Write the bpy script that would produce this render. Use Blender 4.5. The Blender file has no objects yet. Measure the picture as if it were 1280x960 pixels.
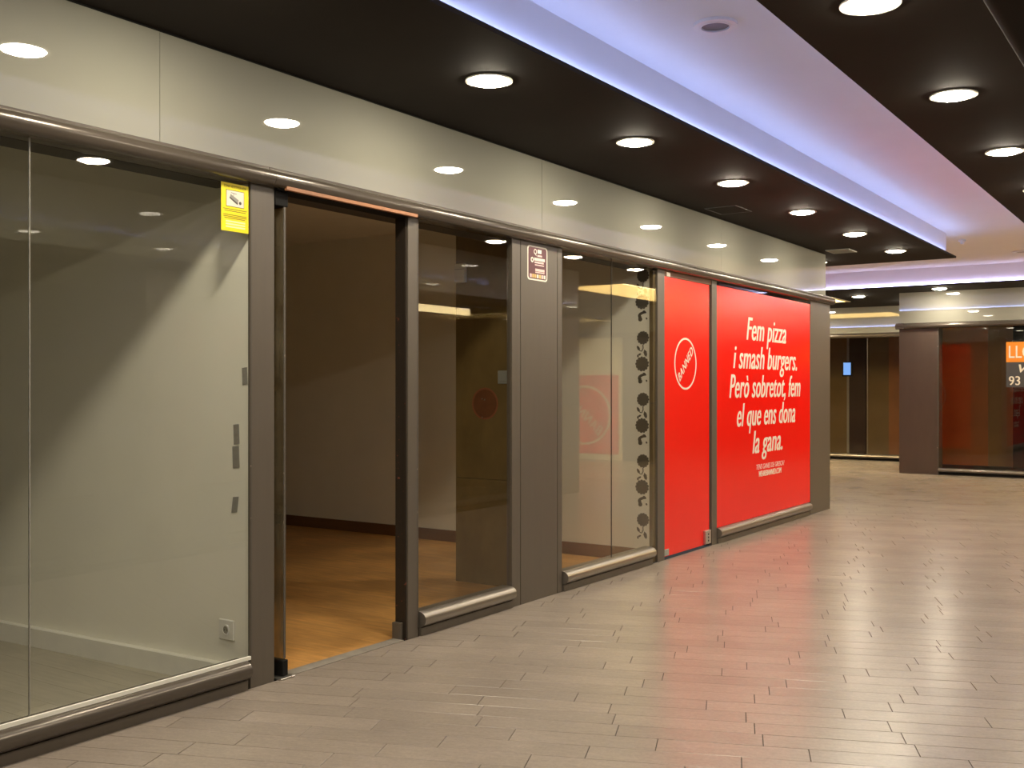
import bpy, bmesh, math, random
from mathutils import Vector, Matrix
random.seed(7)
S = bpy.context.scene
COL = S.collection

# ------------------------------------------------------------------ camera, world, exposure
# X = 0 is the plane of the left shop fronts, Y runs along the arcade, Z is up (metres)
F_PX = 1310.0
TH = math.atan(886 / 1310)
cd = bpy.data.cameras.new('camera')
cam = bpy.data.objects.new('camera', cd)
COL.objects.link(cam)
cam.location = (4.0, 0.0, 1.5)
cam.rotation_euler = (math.pi / 2, 0, TH)
cd.sensor_fit = 'HORIZONTAL'
cd.sensor_width = 36
cd.lens = F_PX / 1280 * 36
cd.shift_y = 4 / 1280
cd.clip_start = 0.02
S.camera = cam
w = bpy.data.worlds.new('world')
S.world = w
w.use_nodes = True
w.node_tree.nodes['Background'].inputs[0].default_value = (0.02, 0.02, 0.02, 1)
w.node_tree.nodes['Background'].inputs[1].default_value = 1.0
S.view_settings.view_transform = 'Standard'
S.view_settings.look = 'None'
S.view_settings.gamma = 1
S.view_settings.use_curve_mapping = False
S.view_settings.exposure = 1.2
S.cycles.use_denoising = True
S.cycles.max_bounces = 10
S.cycles.transparent_max_bounces = 24
S.cycles.sample_clamp_indirect = 6
DOWNLIGHT = 105.0          # radiance of the downlight diffusers
LED = 12.5                 # radiance of the cove strips

# ------------------------------------------------------------------ materials
MATS = {}


def new_mat(name):
    m = bpy.data.materials.new(name)
    m.use_nodes = True
    MATS[name] = m
    nt = m.node_tree
    return m, nt, nt.nodes['Principled BSDF']


def pbr(name, col, rough=0.5, metal=0.0, spec=0.5, ior=1.5, coat=0.0, var=0.0, scale=(8, 8, 8), bump=0.0, detail=4,
        rvar=0.0):
    m, nt, b = new_mat(name)
    b.inputs['Base Color'].default_value = (*col, 1)
    b.inputs['Roughness'].default_value = rough
    b.inputs['Metallic'].default_value = metal
    b.inputs['Specular IOR Level'].default_value = spec
    b.inputs['IOR'].default_value = ior
    b.inputs['Coat Weight'].default_value = coat
    b.inputs['Coat Roughness'].default_value = 0.04
    if var or bump or rvar:
        tc = nt.nodes.new('ShaderNodeTexCoord')
        mp = nt.nodes.new('ShaderNodeMapping')
        mp.inputs['Scale'].default_value = scale
        nz = nt.nodes.new('ShaderNodeTexNoise')
        nz.inputs['Scale'].default_value = 1
        nz.inputs['Detail'].default_value = detail
        nz.inputs['Roughness'].default_value = 0.62
        nt.links.new(tc.outputs['Object'], mp.inputs[0])
        nt.links.new(mp.outputs[0], nz.inputs['Vector'])
        if var:
            mr = nt.nodes.new('ShaderNodeMapRange')
            mr.inputs[1].default_value = 0.25
            mr.inputs[2].default_value = 0.75
            mr.inputs[3].default_value = 1 - var
            mr.inputs[4].default_value = 1 + var
            nt.links.new(nz.outputs[0], mr.inputs[0])
            mx = nt.nodes.new('ShaderNodeVectorMath')
            mx.operation = 'SCALE'
            mx.inputs[0].default_value = col
            nt.links.new(mr.outputs[0], mx.inputs['Scale'])
            nt.links.new(mx.outputs[0], b.inputs['Base Color'])
        if rvar:
            mr2 = nt.nodes.new('ShaderNodeMapRange')
            mr2.inputs[3].default_value = max(0.02, rough - rvar)
            mr2.inputs[4].default_value = rough + rvar
            nt.links.new(nz.outputs[0], mr2.inputs[0])
            nt.links.new(mr2.outputs[0], b.inputs['Roughness'])
        if bump:
            bp = nt.nodes.new('ShaderNodeBump')
            bp.inputs['Strength'].default_value = bump
            bp.inputs['Distance'].default_value = 0.01
            nt.links.new(nz.outputs[0], bp.inputs['Height'])
            nt.links.new(bp.outputs[0], b.inputs['Normal'])
    return m


def emit(name, col, strength):
    m, nt, b = new_mat(name)
    nt.nodes.remove(b)
    e = nt.nodes.new('ShaderNodeEmission')
    e.inputs[0].default_value = (*col, 1)
    e.inputs[1].default_value = strength
    nt.links.new(e.outputs[0], nt.nodes['Material Output'].inputs[0])
    return m


def glass(name, tint=(0.985, 0.99, 0.98), f0=0.04, dirt=0.0, dcol=(0.3, 0.27, 0.2)):
    m, nt, b = new_mat(name)
    nt.nodes.remove(b)
    lw = nt.nodes.new('ShaderNodeLayerWeight')
    lw.inputs['Blend'].default_value = 0.5
    pw = nt.nodes.new('ShaderNodeMath')
    pw.operation = 'POWER'
    pw.inputs[1].default_value = 5
    nt.links.new(lw.outputs['Facing'], pw.inputs[0])
    ma = nt.nodes.new('ShaderNodeMath')
    ma.operation = 'MULTIPLY_ADD'
    ma.inputs[1].default_value = 1 - f0
    ma.inputs[2].default_value = f0
    nt.links.new(pw.outputs[0], ma.inputs[0])
    tr = nt.nodes.new('ShaderNodeBsdfTransparent')
    tr.inputs[0].default_value = (*tint, 1)
    gl = nt.nodes.new('ShaderNodeBsdfGlossy')
    gl.inputs['Roughness'].default_value = 0.0
    mx = nt.nodes.new('ShaderNodeMixShader')
    nt.links.new(ma.outputs[0], mx.inputs[0])
    base = tr.outputs[0]
    if dirt:
        df = nt.nodes.new('ShaderNodeBsdfDiffuse')
        df.inputs[0].default_value = (*dcol, 1)
        tc = nt.nodes.new('ShaderNodeTexCoord')
        mp = nt.nodes.new('ShaderNodeMapping')
        mp.inputs['Scale'].default_value = (14, 14, 5)
        nz = nt.nodes.new('ShaderNodeTexNoise')
        nz.inputs['Scale'].default_value = 1
        nz.inputs['Detail'].default_value = 5
        nt.links.new(tc.outputs['Object'], mp.inputs[0])
        nt.links.new(mp.outputs[0], nz.inputs['Vector'])
        mr = nt.nodes.new('ShaderNodeMapRange')
        mr.inputs[1].default_value = 0.35
        mr.inputs[2].default_value = 0.7
        mr.inputs[3].default_value = dirt * 0.4
        mr.inputs[4].default_value = min(1, dirt * 1.5)
        nt.links.new(nz.outputs[0], mr.inputs[0])
        m2 = nt.nodes.new('ShaderNodeMixShader')
        nt.links.new(mr.outputs[0], m2.inputs[0])
        nt.links.new(tr.outputs[0], m2.inputs[1])
        nt.links.new(df.outputs[0], m2.inputs[2])
        base = m2.outputs[0]
    nt.links.new(base, mx.inputs[1])
    nt.links.new(gl.outputs[0], mx.inputs[2])
    nt.links.new(mx.outputs[0], nt.nodes['Material Output'].inputs[0])
    return m


def plank_mat(name, col, by_object, amp, grain, rough, stain=0.10, speck=0.0):
    """wood-look plank: tone per piece, fine grain along the piece, large soft stains"""
    m, nt, b = new_mat(name)
    N, L = nt.nodes, nt.links
    if by_object:
        src = N.new('ShaderNodeObjectInfo').outputs['Random']
    else:
        a = N.new('ShaderNodeAttribute')
        a.attribute_name = 'tone'
        src = a.outputs['Fac']
    mr = N.new('ShaderNodeMapRange')
    mr.inputs[3].default_value = 1 - amp
    mr.inputs[4].default_value = 1 + amp
    L.new(src, mr.inputs[0])
    ge = N.new('ShaderNodeNewGeometry')
    mp = N.new('ShaderNodeMapping')
    mp.vector_type = 'POINT'
    mp.inputs['Rotation'].default_value = (0, 0, -grain[0])
    L.new(ge.outputs['Position'], mp.inputs[0])
    mp2 = N.new('ShaderNodeMapping')
    mp2.inputs['Scale'].default_value = (grain[1], grain[2], 1)
    L.new(mp.outputs[0], mp2.inputs[0])
    nz = N.new('ShaderNodeTexNoise')
    nz.inputs['Scale'].default_value = 1
    nz.inputs['Detail'].default_value = 6
    nz.inputs['Roughness'].default_value = 0.7
    L.new(mp2.outputs[0], nz.inputs['Vector'])
    g = N.new('ShaderNodeMapRange')
    g.inputs[1].default_value = 0.25
    g.inputs[2].default_value = 0.75
    g.inputs[3].default_value = 1 - grain[3]
    g.inputs[4].default_value = 1 + grain[3]
    L.new(nz.outputs[0], g.inputs[0])
    n2 = N.new('ShaderNodeTexNoise')
    n2.inputs['Scale'].default_value = 1.7
    n2.inputs['Detail'].default_value = 3
    L.new(ge.outputs['Position'], n2.inputs['Vector'])
    s = N.new('ShaderNodeMapRange')
    s.inputs[1].default_value = 0.3
    s.inputs[2].default_value = 0.7
    s.inputs[3].default_value = 1 - stain
    s.inputs[4].default_value = 1 + stain
    L.new(n2.outputs[0], s.inputs[0])
    m1 = N.new('ShaderNodeMath')
    m1.operation = 'MULTIPLY'
    L.new(mr.outputs[0], m1.inputs[0])
    L.new(g.outputs[0], m1.inputs[1])
    m2 = N.new('ShaderNodeMath')
    m2.operation = 'MULTIPLY'
    L.new(m1.outputs[0], m2.inputs[0])
    L.new(s.outputs[0], m2.inputs[1])
    if speck:                                  # stone-like speckle of the tile print
        n3 = N.new('ShaderNodeTexNoise')
        n3.inputs['Scale'].default_value = 55
        n3.inputs['Detail'].default_value = 4
        n3.inputs['Roughness'].default_value = 0.75
        L.new(ge.outputs['Position'], n3.inputs['Vector'])
        k = N.new('ShaderNodeMapRange')
        k.inputs[1].default_value = 0.3
        k.inputs[2].default_value = 0.7
        k.inputs[3].default_value = 1 - speck
        k.inputs[4].default_value = 1 + speck
        L.new(n3.outputs[0], k.inputs[0])
        m3 = N.new('ShaderNodeMath')
        m3.operation = 'MULTIPLY'
        L.new(m2.outputs[0], m3.inputs[0])
        L.new(k.outputs[0], m3.inputs[1])
        m2 = m3
    v = N.new('ShaderNodeVectorMath')
    v.operation = 'SCALE'
    v.inputs[0].default_value = col
    L.new(m2.outputs[0], v.inputs['Scale'])
    L.new(v.outputs[0], b.inputs['Base Color'])
    rr = N.new('ShaderNodeMapRange')
    rr.inputs[3].default_value = rough - 0.03
    rr.inputs[4].default_value = rough + 0.05
    L.new(nz.outputs[0], rr.inputs[0])
    L.new(rr.outputs[0], b.inputs['Roughness'])
    bp = N.new('ShaderNodeBump')
    bp.inputs['Strength'].default_value = 0.07
    bp.inputs['Distance'].default_value = 0.002
    L.new(nz.outputs[0], bp.inputs['Height'])
    L.new(bp.outputs[0], b.inputs['Normal'])
    return m


def chip_mat(name, col, chip, thresh, rough=0.5):
    """painted surface with knocked-off chips"""
    m, nt, b = new_mat(name)
    N, L = nt.nodes, nt.links
    tc = N.new('ShaderNodeTexCoord')
    nz = N.new('ShaderNodeTexNoise')
    nz.inputs['Scale'].default_value = 38
    nz.inputs['Detail'].default_value = 5
    L.new(tc.outputs['Object'], nz.inputs['Vector'])
    cr = N.new('ShaderNodeMapRange')
    cr.inputs[1].default_value = thresh
    cr.inputs[2].default_value = thresh + 0.03
    L.new(nz.outputs[0], cr.inputs[0])
    mx = N.new('ShaderNodeMix')
    mx.data_type = 'RGBA'
    mx.inputs[6].default_value = (*col, 1)
    mx.inputs[7].default_value = (*chip, 1)
    L.new(cr.outputs[0], mx.inputs[0])
    L.new(mx.outputs[2], b.inputs['Base Color'])
    b.inputs['Roughness'].default_value = rough
    return m


PANG = math.atan2(0.376, 0.927)     # direction the arcade planks run in
M = MATS
plank_mat('plank_near', (0.285, 0.240, 0.202), True, 0.06, (PANG, 9, 44, 0.10), 0.24, 0.09, 0.09)
plank_mat('plank_rest', (0.285, 0.240, 0.202), False, 0.06, (PANG, 9, 44, 0.10), 0.24, 0.09, 0.09)
pbr('grout', (0.022, 0.017, 0.013), 0.9)
plank_mat('oak_laminate', (0.50, 0.255, 0.075), True, 0.06, (0, 3, 26, 0.34), 0.42, 0.22)
plank_mat('grey_laminate', (0.40, 0.37, 0.29), True, 0.05, (0, 3, 30, 0.15), 0.4)
pbr('taupe', (0.104, 0.086, 0.068), 0.42, var=0.07, scale=(30, 30, 2.5), rvar=0.05)
pbr('taupe_dark', (0.05, 0.042, 0.034), 0.5, var=0.1, scale=(6, 6, 6))
pbr('rail_metal', (0.105, 0.088, 0.072), 0.24, metal=0.35, var=0.05, scale=(3, 1.5, 30))
pbr('sill_metal', (0.27, 0.24, 0.205), 0.30, metal=0.7, var=0.05, scale=(4, 1, 4))
pbr('soffit_black', (0.019, 0.0148, 0.0120), 0.8, spec=0.2, var=0.1, scale=(3, 3, 3))
pbr('ceiling_white', (0.80, 0.765, 0.735), 0.8, var=0.02, scale=(2, 2, 2))
pbr('fascia_gloss', (0.325, 0.32, 0.27), 0.0, ior=1.95, var=0.01, scale=(0.8, 0.8, 0.8))
pbr('wall_plaster', (0.84, 0.82, 0.72), 0.7, var=0.035, scale=(2.2, 2.2, 2.2), bump=0.05, detail=6)
pbr('wall_shop', (0.84, 0.81, 0.70), 0.75, var=0.04, scale=(1.6, 1.6, 1.6), bump=0.05, detail=6)
pbr('paint_white', (0.80, 0.79, 0.72), 0.5, var=0.05, scale=(9, 9, 9))
pbr('baseboard_brown', (0.17, 0.08, 0.035), 0.4, var=0.15, scale=(2, 20, 20))
pbr('brown_board', (0.19, 0.13, 0.045), 0.42, var=0.28, scale=(3.5, 3.5, 2.2), detail=7, rvar=0.1)
pbr('brown_trim', (0.11, 0.075, 0.03), 0.5, var=0.2, scale=(6, 6, 2))
pbr('black', (0.006, 0.0055, 0.0055), 0.75, spec=0.2)
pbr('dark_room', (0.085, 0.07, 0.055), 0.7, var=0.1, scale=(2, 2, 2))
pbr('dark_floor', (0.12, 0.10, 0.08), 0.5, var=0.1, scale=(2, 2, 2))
pbr('far_orange', (0.60, 0.20, 0.05), 0.5, var=0.12, scale=(2, 2, 2))
pbr('far_brown', (0.38, 0.21, 0.07), 0.5, var=0.12, scale=(2, 2, 2))
pbr('far_rose', (0.42, 0.22, 0.14), 0.5, var=0.10, scale=(2, 2, 2))
pbr('red_vinyl', (0.90, 0.004, 0.0015), 0.22, var=0.015, scale=(3, 3, 3), ior=1.45)
pbr('white_vinyl', (0.80, 0.76, 0.66), 0.4)
pbr('white_plastic', (0.78, 0.77, 0.72), 0.35)
pbr('grey_plastic', (0.33, 0.34, 0.31), 0.4)
pbr('speaker_mesh', (0.20, 0.19, 0.20), 0.6)
pbr('dark_grey', (0.06, 0.06, 0.065), 0.5)
pbr('metal_steel', (0.55, 0.53, 0.50), 0.28, metal=0.9)
pbr('copper_wood', (0.34, 0.15, 0.07), 0.45, var=0.15, scale=(4, 20, 4))
pbr('yellow_vinyl', (0.90, 0.76, 0.0), 0.4)
pbr('yellow_pale', (0.92, 0.85, 0.42), 0.4)
pbr('ink_brown', (0.25, 0.19, 0.0), 0.5)
pbr('maroon_vinyl', (0.10, 0.022, 0.03), 0.4)
pbr('pink_print', (0.80, 0.58, 0.55), 0.5)
pbr('gold_print', (0.75, 0.50, 0.18), 0.5)
pbr('decal_ink', (0.085, 0.075, 0.060), 0.6)
pbr('tape_grey', (0.30, 0.29, 0.26), 0.6, var=0.15, scale=(30, 30, 30))
pbr('orange_print', (0.85, 0.27, 0.02), 0.45)
pbr('threshold_metal', (0.30, 0.27, 0.23), 0.5, metal=0.2, var=0.25, scale=(12, 12, 12))
pbr('dull_red', (0.17, 0.062, 0.022), 0.5, var=0.2, scale=(15, 15, 15))
pbr('reflection_ring', (0.30, 0.10, 0.045), 0.5)
pbr('coffer_cream', (0.85, 0.75, 0.52), 0.7)
chip_mat('jamb_chipped', (0.022, 0.015, 0.010), (0.20, 0.06, 0.04), 0.68)
chip_mat('edge_chipped', (0.085, 0.072, 0.058), (0.55, 0.42, 0.32), 0.66)
glass('glass_clear')
glass('glass_dim', (0.94, 0.93, 0.90))
glass('glass_dirty', (0.75, 0.70, 0.58), dirt=0.35, dcol=(0.22, 0.19, 0.13))
emit('diffuser_glow', (1.0, 0.885, 0.685), DOWNLIGHT)
emit('led_glow', (0.36, 0.47, 1.0), LED)
emit('led_glow_faint', (0.37, 0.46, 1.0), LED * 0.4)
emit('led_glow_lilac', (0.60, 0.57, 1.0), LED * 0.75)
emit('coffer_glow', (1.0, 0.74, 0.34), 8.5)
emit('lightbox_glow', (1.0, 0.76, 0.38), 6.0)
emit('screen_glow', (0.22, 0.45, 1.0), 0.55)

# ------------------------------------------------------------------ object helpers
WORLD = {}


def setp(o, label=None, cat=None, group=None, kind=None):
    if label:
        o['label'] = label
    if cat:
        o['category'] = cat
    if group:
        o['group'] = group
    if kind:
        o['kind'] = kind
    return o


def link(name, me, origin, parent=None):
    o = bpy.data.objects.new(name, me)
    COL.objects.link(o)
    origin = Vector(origin)
    WORLD[o] = origin
    if parent:
        o.parent = parent
        o.location = origin - WORLD[parent]
    else:
        o.location = origin
    return o


def empty(name, loc, label=None, cat=None, group=None, kind=None):
    o = link(name, None, loc)
    o.empty_display_size = 0.1
    return setp(o, label, cat, group, kind)


def from_bm(name, bm, mat, parent=None, smooth=False, origin=None):
    """bm in world coordinates -> one mesh object with its origin at the middle of its base"""
    bmesh.ops.recalc_face_normals(bm, faces=bm.faces)
    xs = [v.co.x for v in bm.verts]
    ys = [v.co.y for v in bm.verts]
    zs = [v.co.z for v in bm.verts]
    og = Vector(((min(xs) + max(xs)) / 2, (min(ys) + max(ys)) / 2, min(zs))) if origin is None else Vector(origin)
    for v in bm.verts:
        v.co -= og
    me = bpy.data.meshes.new(name)
    bm.to_mesh(me)
    bm.free()
    if smooth:
        for p in me.polygons:
            p.use_smooth = True
    me.materials.append(M[mat])
    return link(name, me, og, parent)


def add_box(bm, x0, x1, y0, y1, z0, z1, bev=0.0):
    vs = [bm.verts.new((x, y, z)) for x in (x0, x1) for y in (y0, y1) for z in (z0, z1)]
    fs = []
    for q in ((0, 1, 3, 2), (4, 6, 7, 5), (0, 4, 5, 1), (2, 3, 7, 6), (0, 2, 6, 4), (1, 5, 7, 3)):
        fs.append(bm.faces.new([vs[i] for i in q]))
    if bev:
        es = list({e for f in fs for e in f.edges})
        bmesh.ops.bevel(bm, geom=es, offset=bev, segments=1, affect='EDGES', profile=0.5)


def box(name, x0, x1, y0, y1, z0, z1, mat, parent=None, bev=0.0):
    bm = bmesh.new()
    add_box(bm, x0, x1, y0, y1, z0, z1, bev)
    return from_bm(name, bm, mat, parent)


def prism(bm, pts, axis, a0, a1):
    """extrude a closed outline; axis 'x': pts=(y,z); 'y': pts=(x,z); 'z': pts=(x,y)"""
    def mkv(p, a):
        if axis == 'x':
            return (a, p[0], p[1])
        if axis == 'y':
            return (p[0], a, p[1])
        return (p[0], p[1], a)
    A = [bm.verts.new(mkv(p, a0)) for p in pts]
    B = [bm.verts.new(mkv(p, a1)) for p in pts]
    n = len(pts)
    bm.faces.new(A)
    bm.faces.new(B[::-1])
    for i in range(n):
        bm.faces.new((A[i], B[i], B[(i + 1) % n], A[(i + 1) % n]))


def prism_obj(name, pts, axis, a0, a1, mat, parent=None, smooth=False):
    bm = bmesh.new()
    prism(bm, pts, axis, a0, a1)
    o = from_bm(name, bm, mat, parent)
    if smooth:
        o.data.polygons.foreach_set('use_smooth', [len(p.vertices) == 4 for p in o.data.polygons])
    return o


def ring_pts(cx, cy, r, n=32, rx=1.0):
    return [(cx + rx * r * math.cos(2 * math.pi * i / n), cy + r * math.sin(2 * math.pi * i / n)) for i in range(n)]


def annulus(bm, axis, c, r0, r1, a0, a1, n=40):
    def mkv(p, a):
        return {'x': (a, p[0], p[1]), 'y': (p[0], a, p[1]), 'z': (p[0], p[1], a)}[axis]
    rows = []
    for r in (r0, r1):
        for a in (a0, a1):
            rows.append([bm.verts.new(mkv(p, a)) for p in ring_pts(c[0], c[1], r, n)])
    i0, i1, o0, o1 = rows
    for k in range(n):
        j = (k + 1) % n
        bm.faces.new((i0[k], i0[j], o0[j], o0[k]))
        bm.faces.new((i1[k], o1[k], o1[j], i1[j]))
        bm.faces.new((o0[k], o0[j], o1[j], o1[k]))
        bm.faces.new((i0[k], i1[k], i1[j], i0[j]))


def text_verts(s, shear=0.0, bold=0.0, spacing=1.0):
    cu = bpy.data.curves.new('txt', 'FONT')
    cu.body = s
    cu.size = 1.0
    cu.shear = shear
    cu.space_character = spacing + bold * 1.2
    cu.extrude = 0.004
    cu.resolution_u = 3
    o = bpy.data.objects.new('txt', cu)
    COL.objects.link(o)
    bpy.context.view_layer.update()
    me = bpy.data.meshes.new_from_object(o.evaluated_get(bpy.context.evaluated_depsgraph_get()))
    bpy.data.objects.remove(o)
    bpy.data.curves.remove(cu)
    if bold:                                   # heavier strokes: the outline laid down three times
        bm = bmesh.new()
        for dx, dz in ((-bold, 0.0), (0.0, 0.0006), (bold, -0.0006)):
            n = len(bm.verts)
            bm.from_mesh(me)
            bm.verts.ensure_lookup_table()
            for v in bm.verts[n:]:
                v.co.x += dx
                v.co.z += dz
        bm.to_mesh(me)
        bm.free()
    return me


CAPS = {}


def text(name, s, plane, a, left, right, base, cap, mat, parent, shear=0.0, bold=0.0, rot=0.0, spacing=1.0, thick=0.0015):
    """flat lettering. plane '+x': left..right along Y facing +X at x=a; '-y': along X facing -Y at y=a; '+y': along -X"""
    key = (shear, bold)
    if key not in CAPS:
        t = text_verts('H', 0, bold)
        CAPS[key] = max(v.co.y for v in t.vertices) - min(v.co.y for v in t.vertices)
        bpy.data.meshes.remove(t)
    me = text_verts(s, shear, bold, spacing)
    xs = [v.co.x for v in me.vertices]
    x0, x1 = min(xs), max(xs)
    sx = abs(right - left) / (x1 - x0)
    sy = cap / CAPS[key]
    cx, cy = (x0 + x1) / 2, CAPS[key] / 2
    mid = (left + right) / 2
    for v in me.vertices:
        p, q = (v.co.x - cx) * sx, (v.co.y - cy) * sy
        if rot:
            p, q = p * math.cos(rot) - q * math.sin(rot), p * math.sin(rot) + q * math.cos(rot)
        h = (v.co.z + 0.004) / 0.008 * thick
        q += base + cap / 2
        if plane == '+x':
            v.co = (a + h, mid + p, q)
        elif plane == '-y':
            v.co = (mid + p, a - h, q)
        else:
            v.co = (mid - p, a + h, q)
    bm = bmesh.new()
    bm.from_mesh(me)
    bpy.data.meshes.remove(me)
    return from_bm(name, bm, mat, parent)


# ------------------------------------------------------------------ floor of the arcade: planks laid askew
def clip_poly(poly, rect):
    x0, x1, y0, y1 = rect
    for axis, lim, sgn in ((0, x0, 1), (0, x1, -1), (1, y0, 1), (1, y1, -1)):
        out = []
        for i in range(len(poly)):
            p, q = poly[i], poly[(i + 1) % len(poly)]
            ip, iq = (p[axis] - lim) * sgn >= 0, (q[axis] - lim) * sgn >= 0
            if ip:
                out.append(p)
            if ip != iq:
                t = (lim - p[axis]) / (q[axis] - p[axis])
                out.append((p[0] + t * (q[0] - p[0]), p[1] + t * (q[1] - p[1])))
        poly = out
        if not poly:
            return []
    return poly


def area(poly):
    return abs(sum(poly[i][0] * poly[(i + 1) % len(poly)][1] - poly[(i + 1) % len(poly)][0] * poly[i][1]
                   for i in range(len(poly)))) / 2


def project(x, y, z):
    dx = x - 4.0
    dep = -math.sin(TH) * dx + math.cos(TH) * y
    lat = math.cos(TH) * dx + math.sin(TH) * y
    if dep < 0.3:
        return None
    return 640 + F_PX * lat / dep, 484 - F_PX * (z - 1.5) / dep, dep


REG_A = (-8.0, 11.0, 12.93, 21.95)
REG_B = (0.0, 3.6, -3.0, 12.93)
fl_bm = bmesh.new()
add_box(fl_bm, -8.0, 11.0, 12.93, 21.95, -0.12, -0.005)
add_box(fl_bm, 0.0, 3.6, -3.0, 12.93, -0.12, -0.005)
floor = from_bm('floor', fl_bm, 'grout')
setp(floor, 'grey-beige wood-look plank floor of the shopping arcade', None, None, 'structure')
PW, PL, GAP = 0.15, 0.62, 0.0033
dvec = Vector((math.cos(PANG), math.sin(PANG)))
nvec = Vector((-math.sin(PANG), math.cos(PANG)))
cands = []
for r in range(-60, 190):
    off = random.random() * PL
    for k in range(-40, 40):
        a0, a1 = off + k * PL + GAP / 2, off + (k + 1) * PL - GAP / 2
        b0, b1 = r * PW + GAP / 2, (r + 1) * PW - GAP / 2
        quad = [tuple(dvec * a + nvec * b) for a, b in ((a0, b0), (a1, b0), (a1, b1), (a0, b1))]
        for reg in (REG_A, REG_B):
            p = clip_poly(quad, reg)
            if len(p) >= 3 and area(p) > 2e-4:
                c = (sum(q[0] for q in p) / len(p), sum(q[1] for q in p) / len(p))
                whole = len(p) == 4 and abs(area(p) - area(quad)) < 1e-6
                vis = -1.0
                pr = [project(q[0], q[1], 0) for q in p]
                if all(pr):
                    pp = clip_poly([(q[0], q[1]) for q in pr], (0, 1280, 0, 960))
                    if len(pp) >= 3 and c[0] > 0:
                        vis = area(pp)
                cands.append((vis, p, c, whole, (a0 + a1) / 2, (b0 + b1) / 2))
cands.sort(key=lambda q: -q[0])


def plank_bm(poly, top=0.0, thick=0.012, bev=0.0012):
    bm = bmesh.new()
    prism(bm, poly, 'z', top - thick, top)
    return bm


hw, hh = (PL - GAP) / 2, (PW - GAP) / 2
pb = bmesh.new()
prism(pb, [(-hw, -hh), (hw, -hh), (hw, hh), (-hw, hh)], 'z', -0.012, 0.0)
bmesh.ops.recalc_face_normals(pb, faces=pb.faces)
te = [e for e in pb.edges if all(v.co.z > -0.001 for v in e.verts)]
bmesh.ops.bevel(pb, geom=te, offset=0.0011, segments=1, affect='EDGES', profile=0.5)
pme = bpy.data.meshes.new('plank')
pb.to_mesh(pme)
pb.free()
pme.materials.append(M['plank_near'])
rest = []
for i, (vis, poly, c, whole, am, bm_) in enumerate(cands):
    if i < 300 and vis > 0:
        if whole:
            c2 = dvec * am + nvec * bm_
            o = link('plank', pme, (c2.x, c2.y, random.uniform(-0.0004, 0.0004)), floor)
            o.rotation_euler.z = PANG
        else:
            from_bm('plank', plank_bm(poly), 'plank_near', floor)
    else:
        rest.append(poly)
bm = bmesh.new()
tone = []
for poly in rest:
    nf = len(bm.faces)
    prism(bm, poly, 'z', -0.006, 0.0)
    tone += [random.random()] * (len(poly) + 2)
bmesh.ops.recalc_face_normals(bm, faces=bm.faces)
me = bpy.data.meshes.new('floor_planks')
bm.to_mesh(me)
bm.free()
at = me.attributes.new('tone', 'FLOAT', 'FACE')
at.data.foreach_set('value', tone)
me.materials.append(M['plank_rest'])
o = link('plank_field', me, (0, 0, 0), floor)
o['kind'] = 'stuff'

# ------------------------------------------------------------------ ceilings
ceil = box('ceiling', -8, 11, -3, 22.2, 3.46, 3.56, 'ceiling_white')
setp(ceil, 'raised white ceiling of the arcade washed by blue cove light', None, None, 'structure')


def slab(name, pts, z0, z1, mat, parent=None):
    return prism_obj(name, pts, 'z', z0, z1, mat, parent)


SX, LIP = 1.2, 0.10
# left soffit, turning into the side passage
sof = slab('ceiling_soffit_left', [(-0.4, -3), (SX, -3), (SX, 14.27), (-8, 14.27), (-8, 12.80), (-0.4, 12.80)], 3.15, 3.175, 'soffit_black')
setp(sof, 'black dropped soffit over the left shop fronts', None, None, 'structure')
slab('cove_face', [(-0.4, -3), (SX - LIP, -3), (SX - LIP, 14.27 - LIP), (-8, 14.27 - LIP), (-8, 12.80), (-0.4, 12.80)], 3.175, 3.46, 'ceiling_white', sof)
# right soffit
RX = 2.36
sofr = slab('ceiling_soffit_right', [(4.0, -3), (4.0, 12.80), (11, 12.80), (11, 14.27), (RX, 14.27), (RX, -3)], 3.15, 3.175, 'soffit_black')
setp(sofr, 'black dropped soffit over the right shop fronts', None, None, 'structure')
slab('cove_face', [(4.0, -3), (4.0, 12.80), (11, 12.80), (11, 14.27 - LIP), (RX + LIP, 14.27 - LIP), (RX + LIP, -3)], 3.175, 3.46, 'ceiling_white', sofr)
# far soffit with a coffer in it (built as strips round the opening)
FY = 17.95
CF = (-4.3, -1.9, 18.75, 20.35)
bm = bmesh.new()
for r in ((-8, CF[0], FY, 22.2), (CF[1], 3.6, FY, 22.2), (CF[0], CF[1], FY, CF[2]), (CF[0], CF[1], CF[3], 22.2)):
    add_box(bm, r[0], r[1], r[2], r[3], 3.15, 3.175)
soff = from_bm('ceiling_soffit_far', bm, 'soffit_black')
setp(soff, 'black dropped soffit over the far shop fronts', None, None, 'structure')
bm = bmesh.new()
for r in ((-8, CF[0], FY + LIP, 22.2), (CF[1], 3.6, FY + LIP, 22.2), (CF[0], CF[1], FY + LIP, CF[2]), (CF[0], CF[1], CF[3], 22.2)):
    add_box(bm, r[0], r[1], r[2], r[3], 3.175, 3.459)
from_bm('cove_face', bm, 'ceiling_white', soff)
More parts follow.
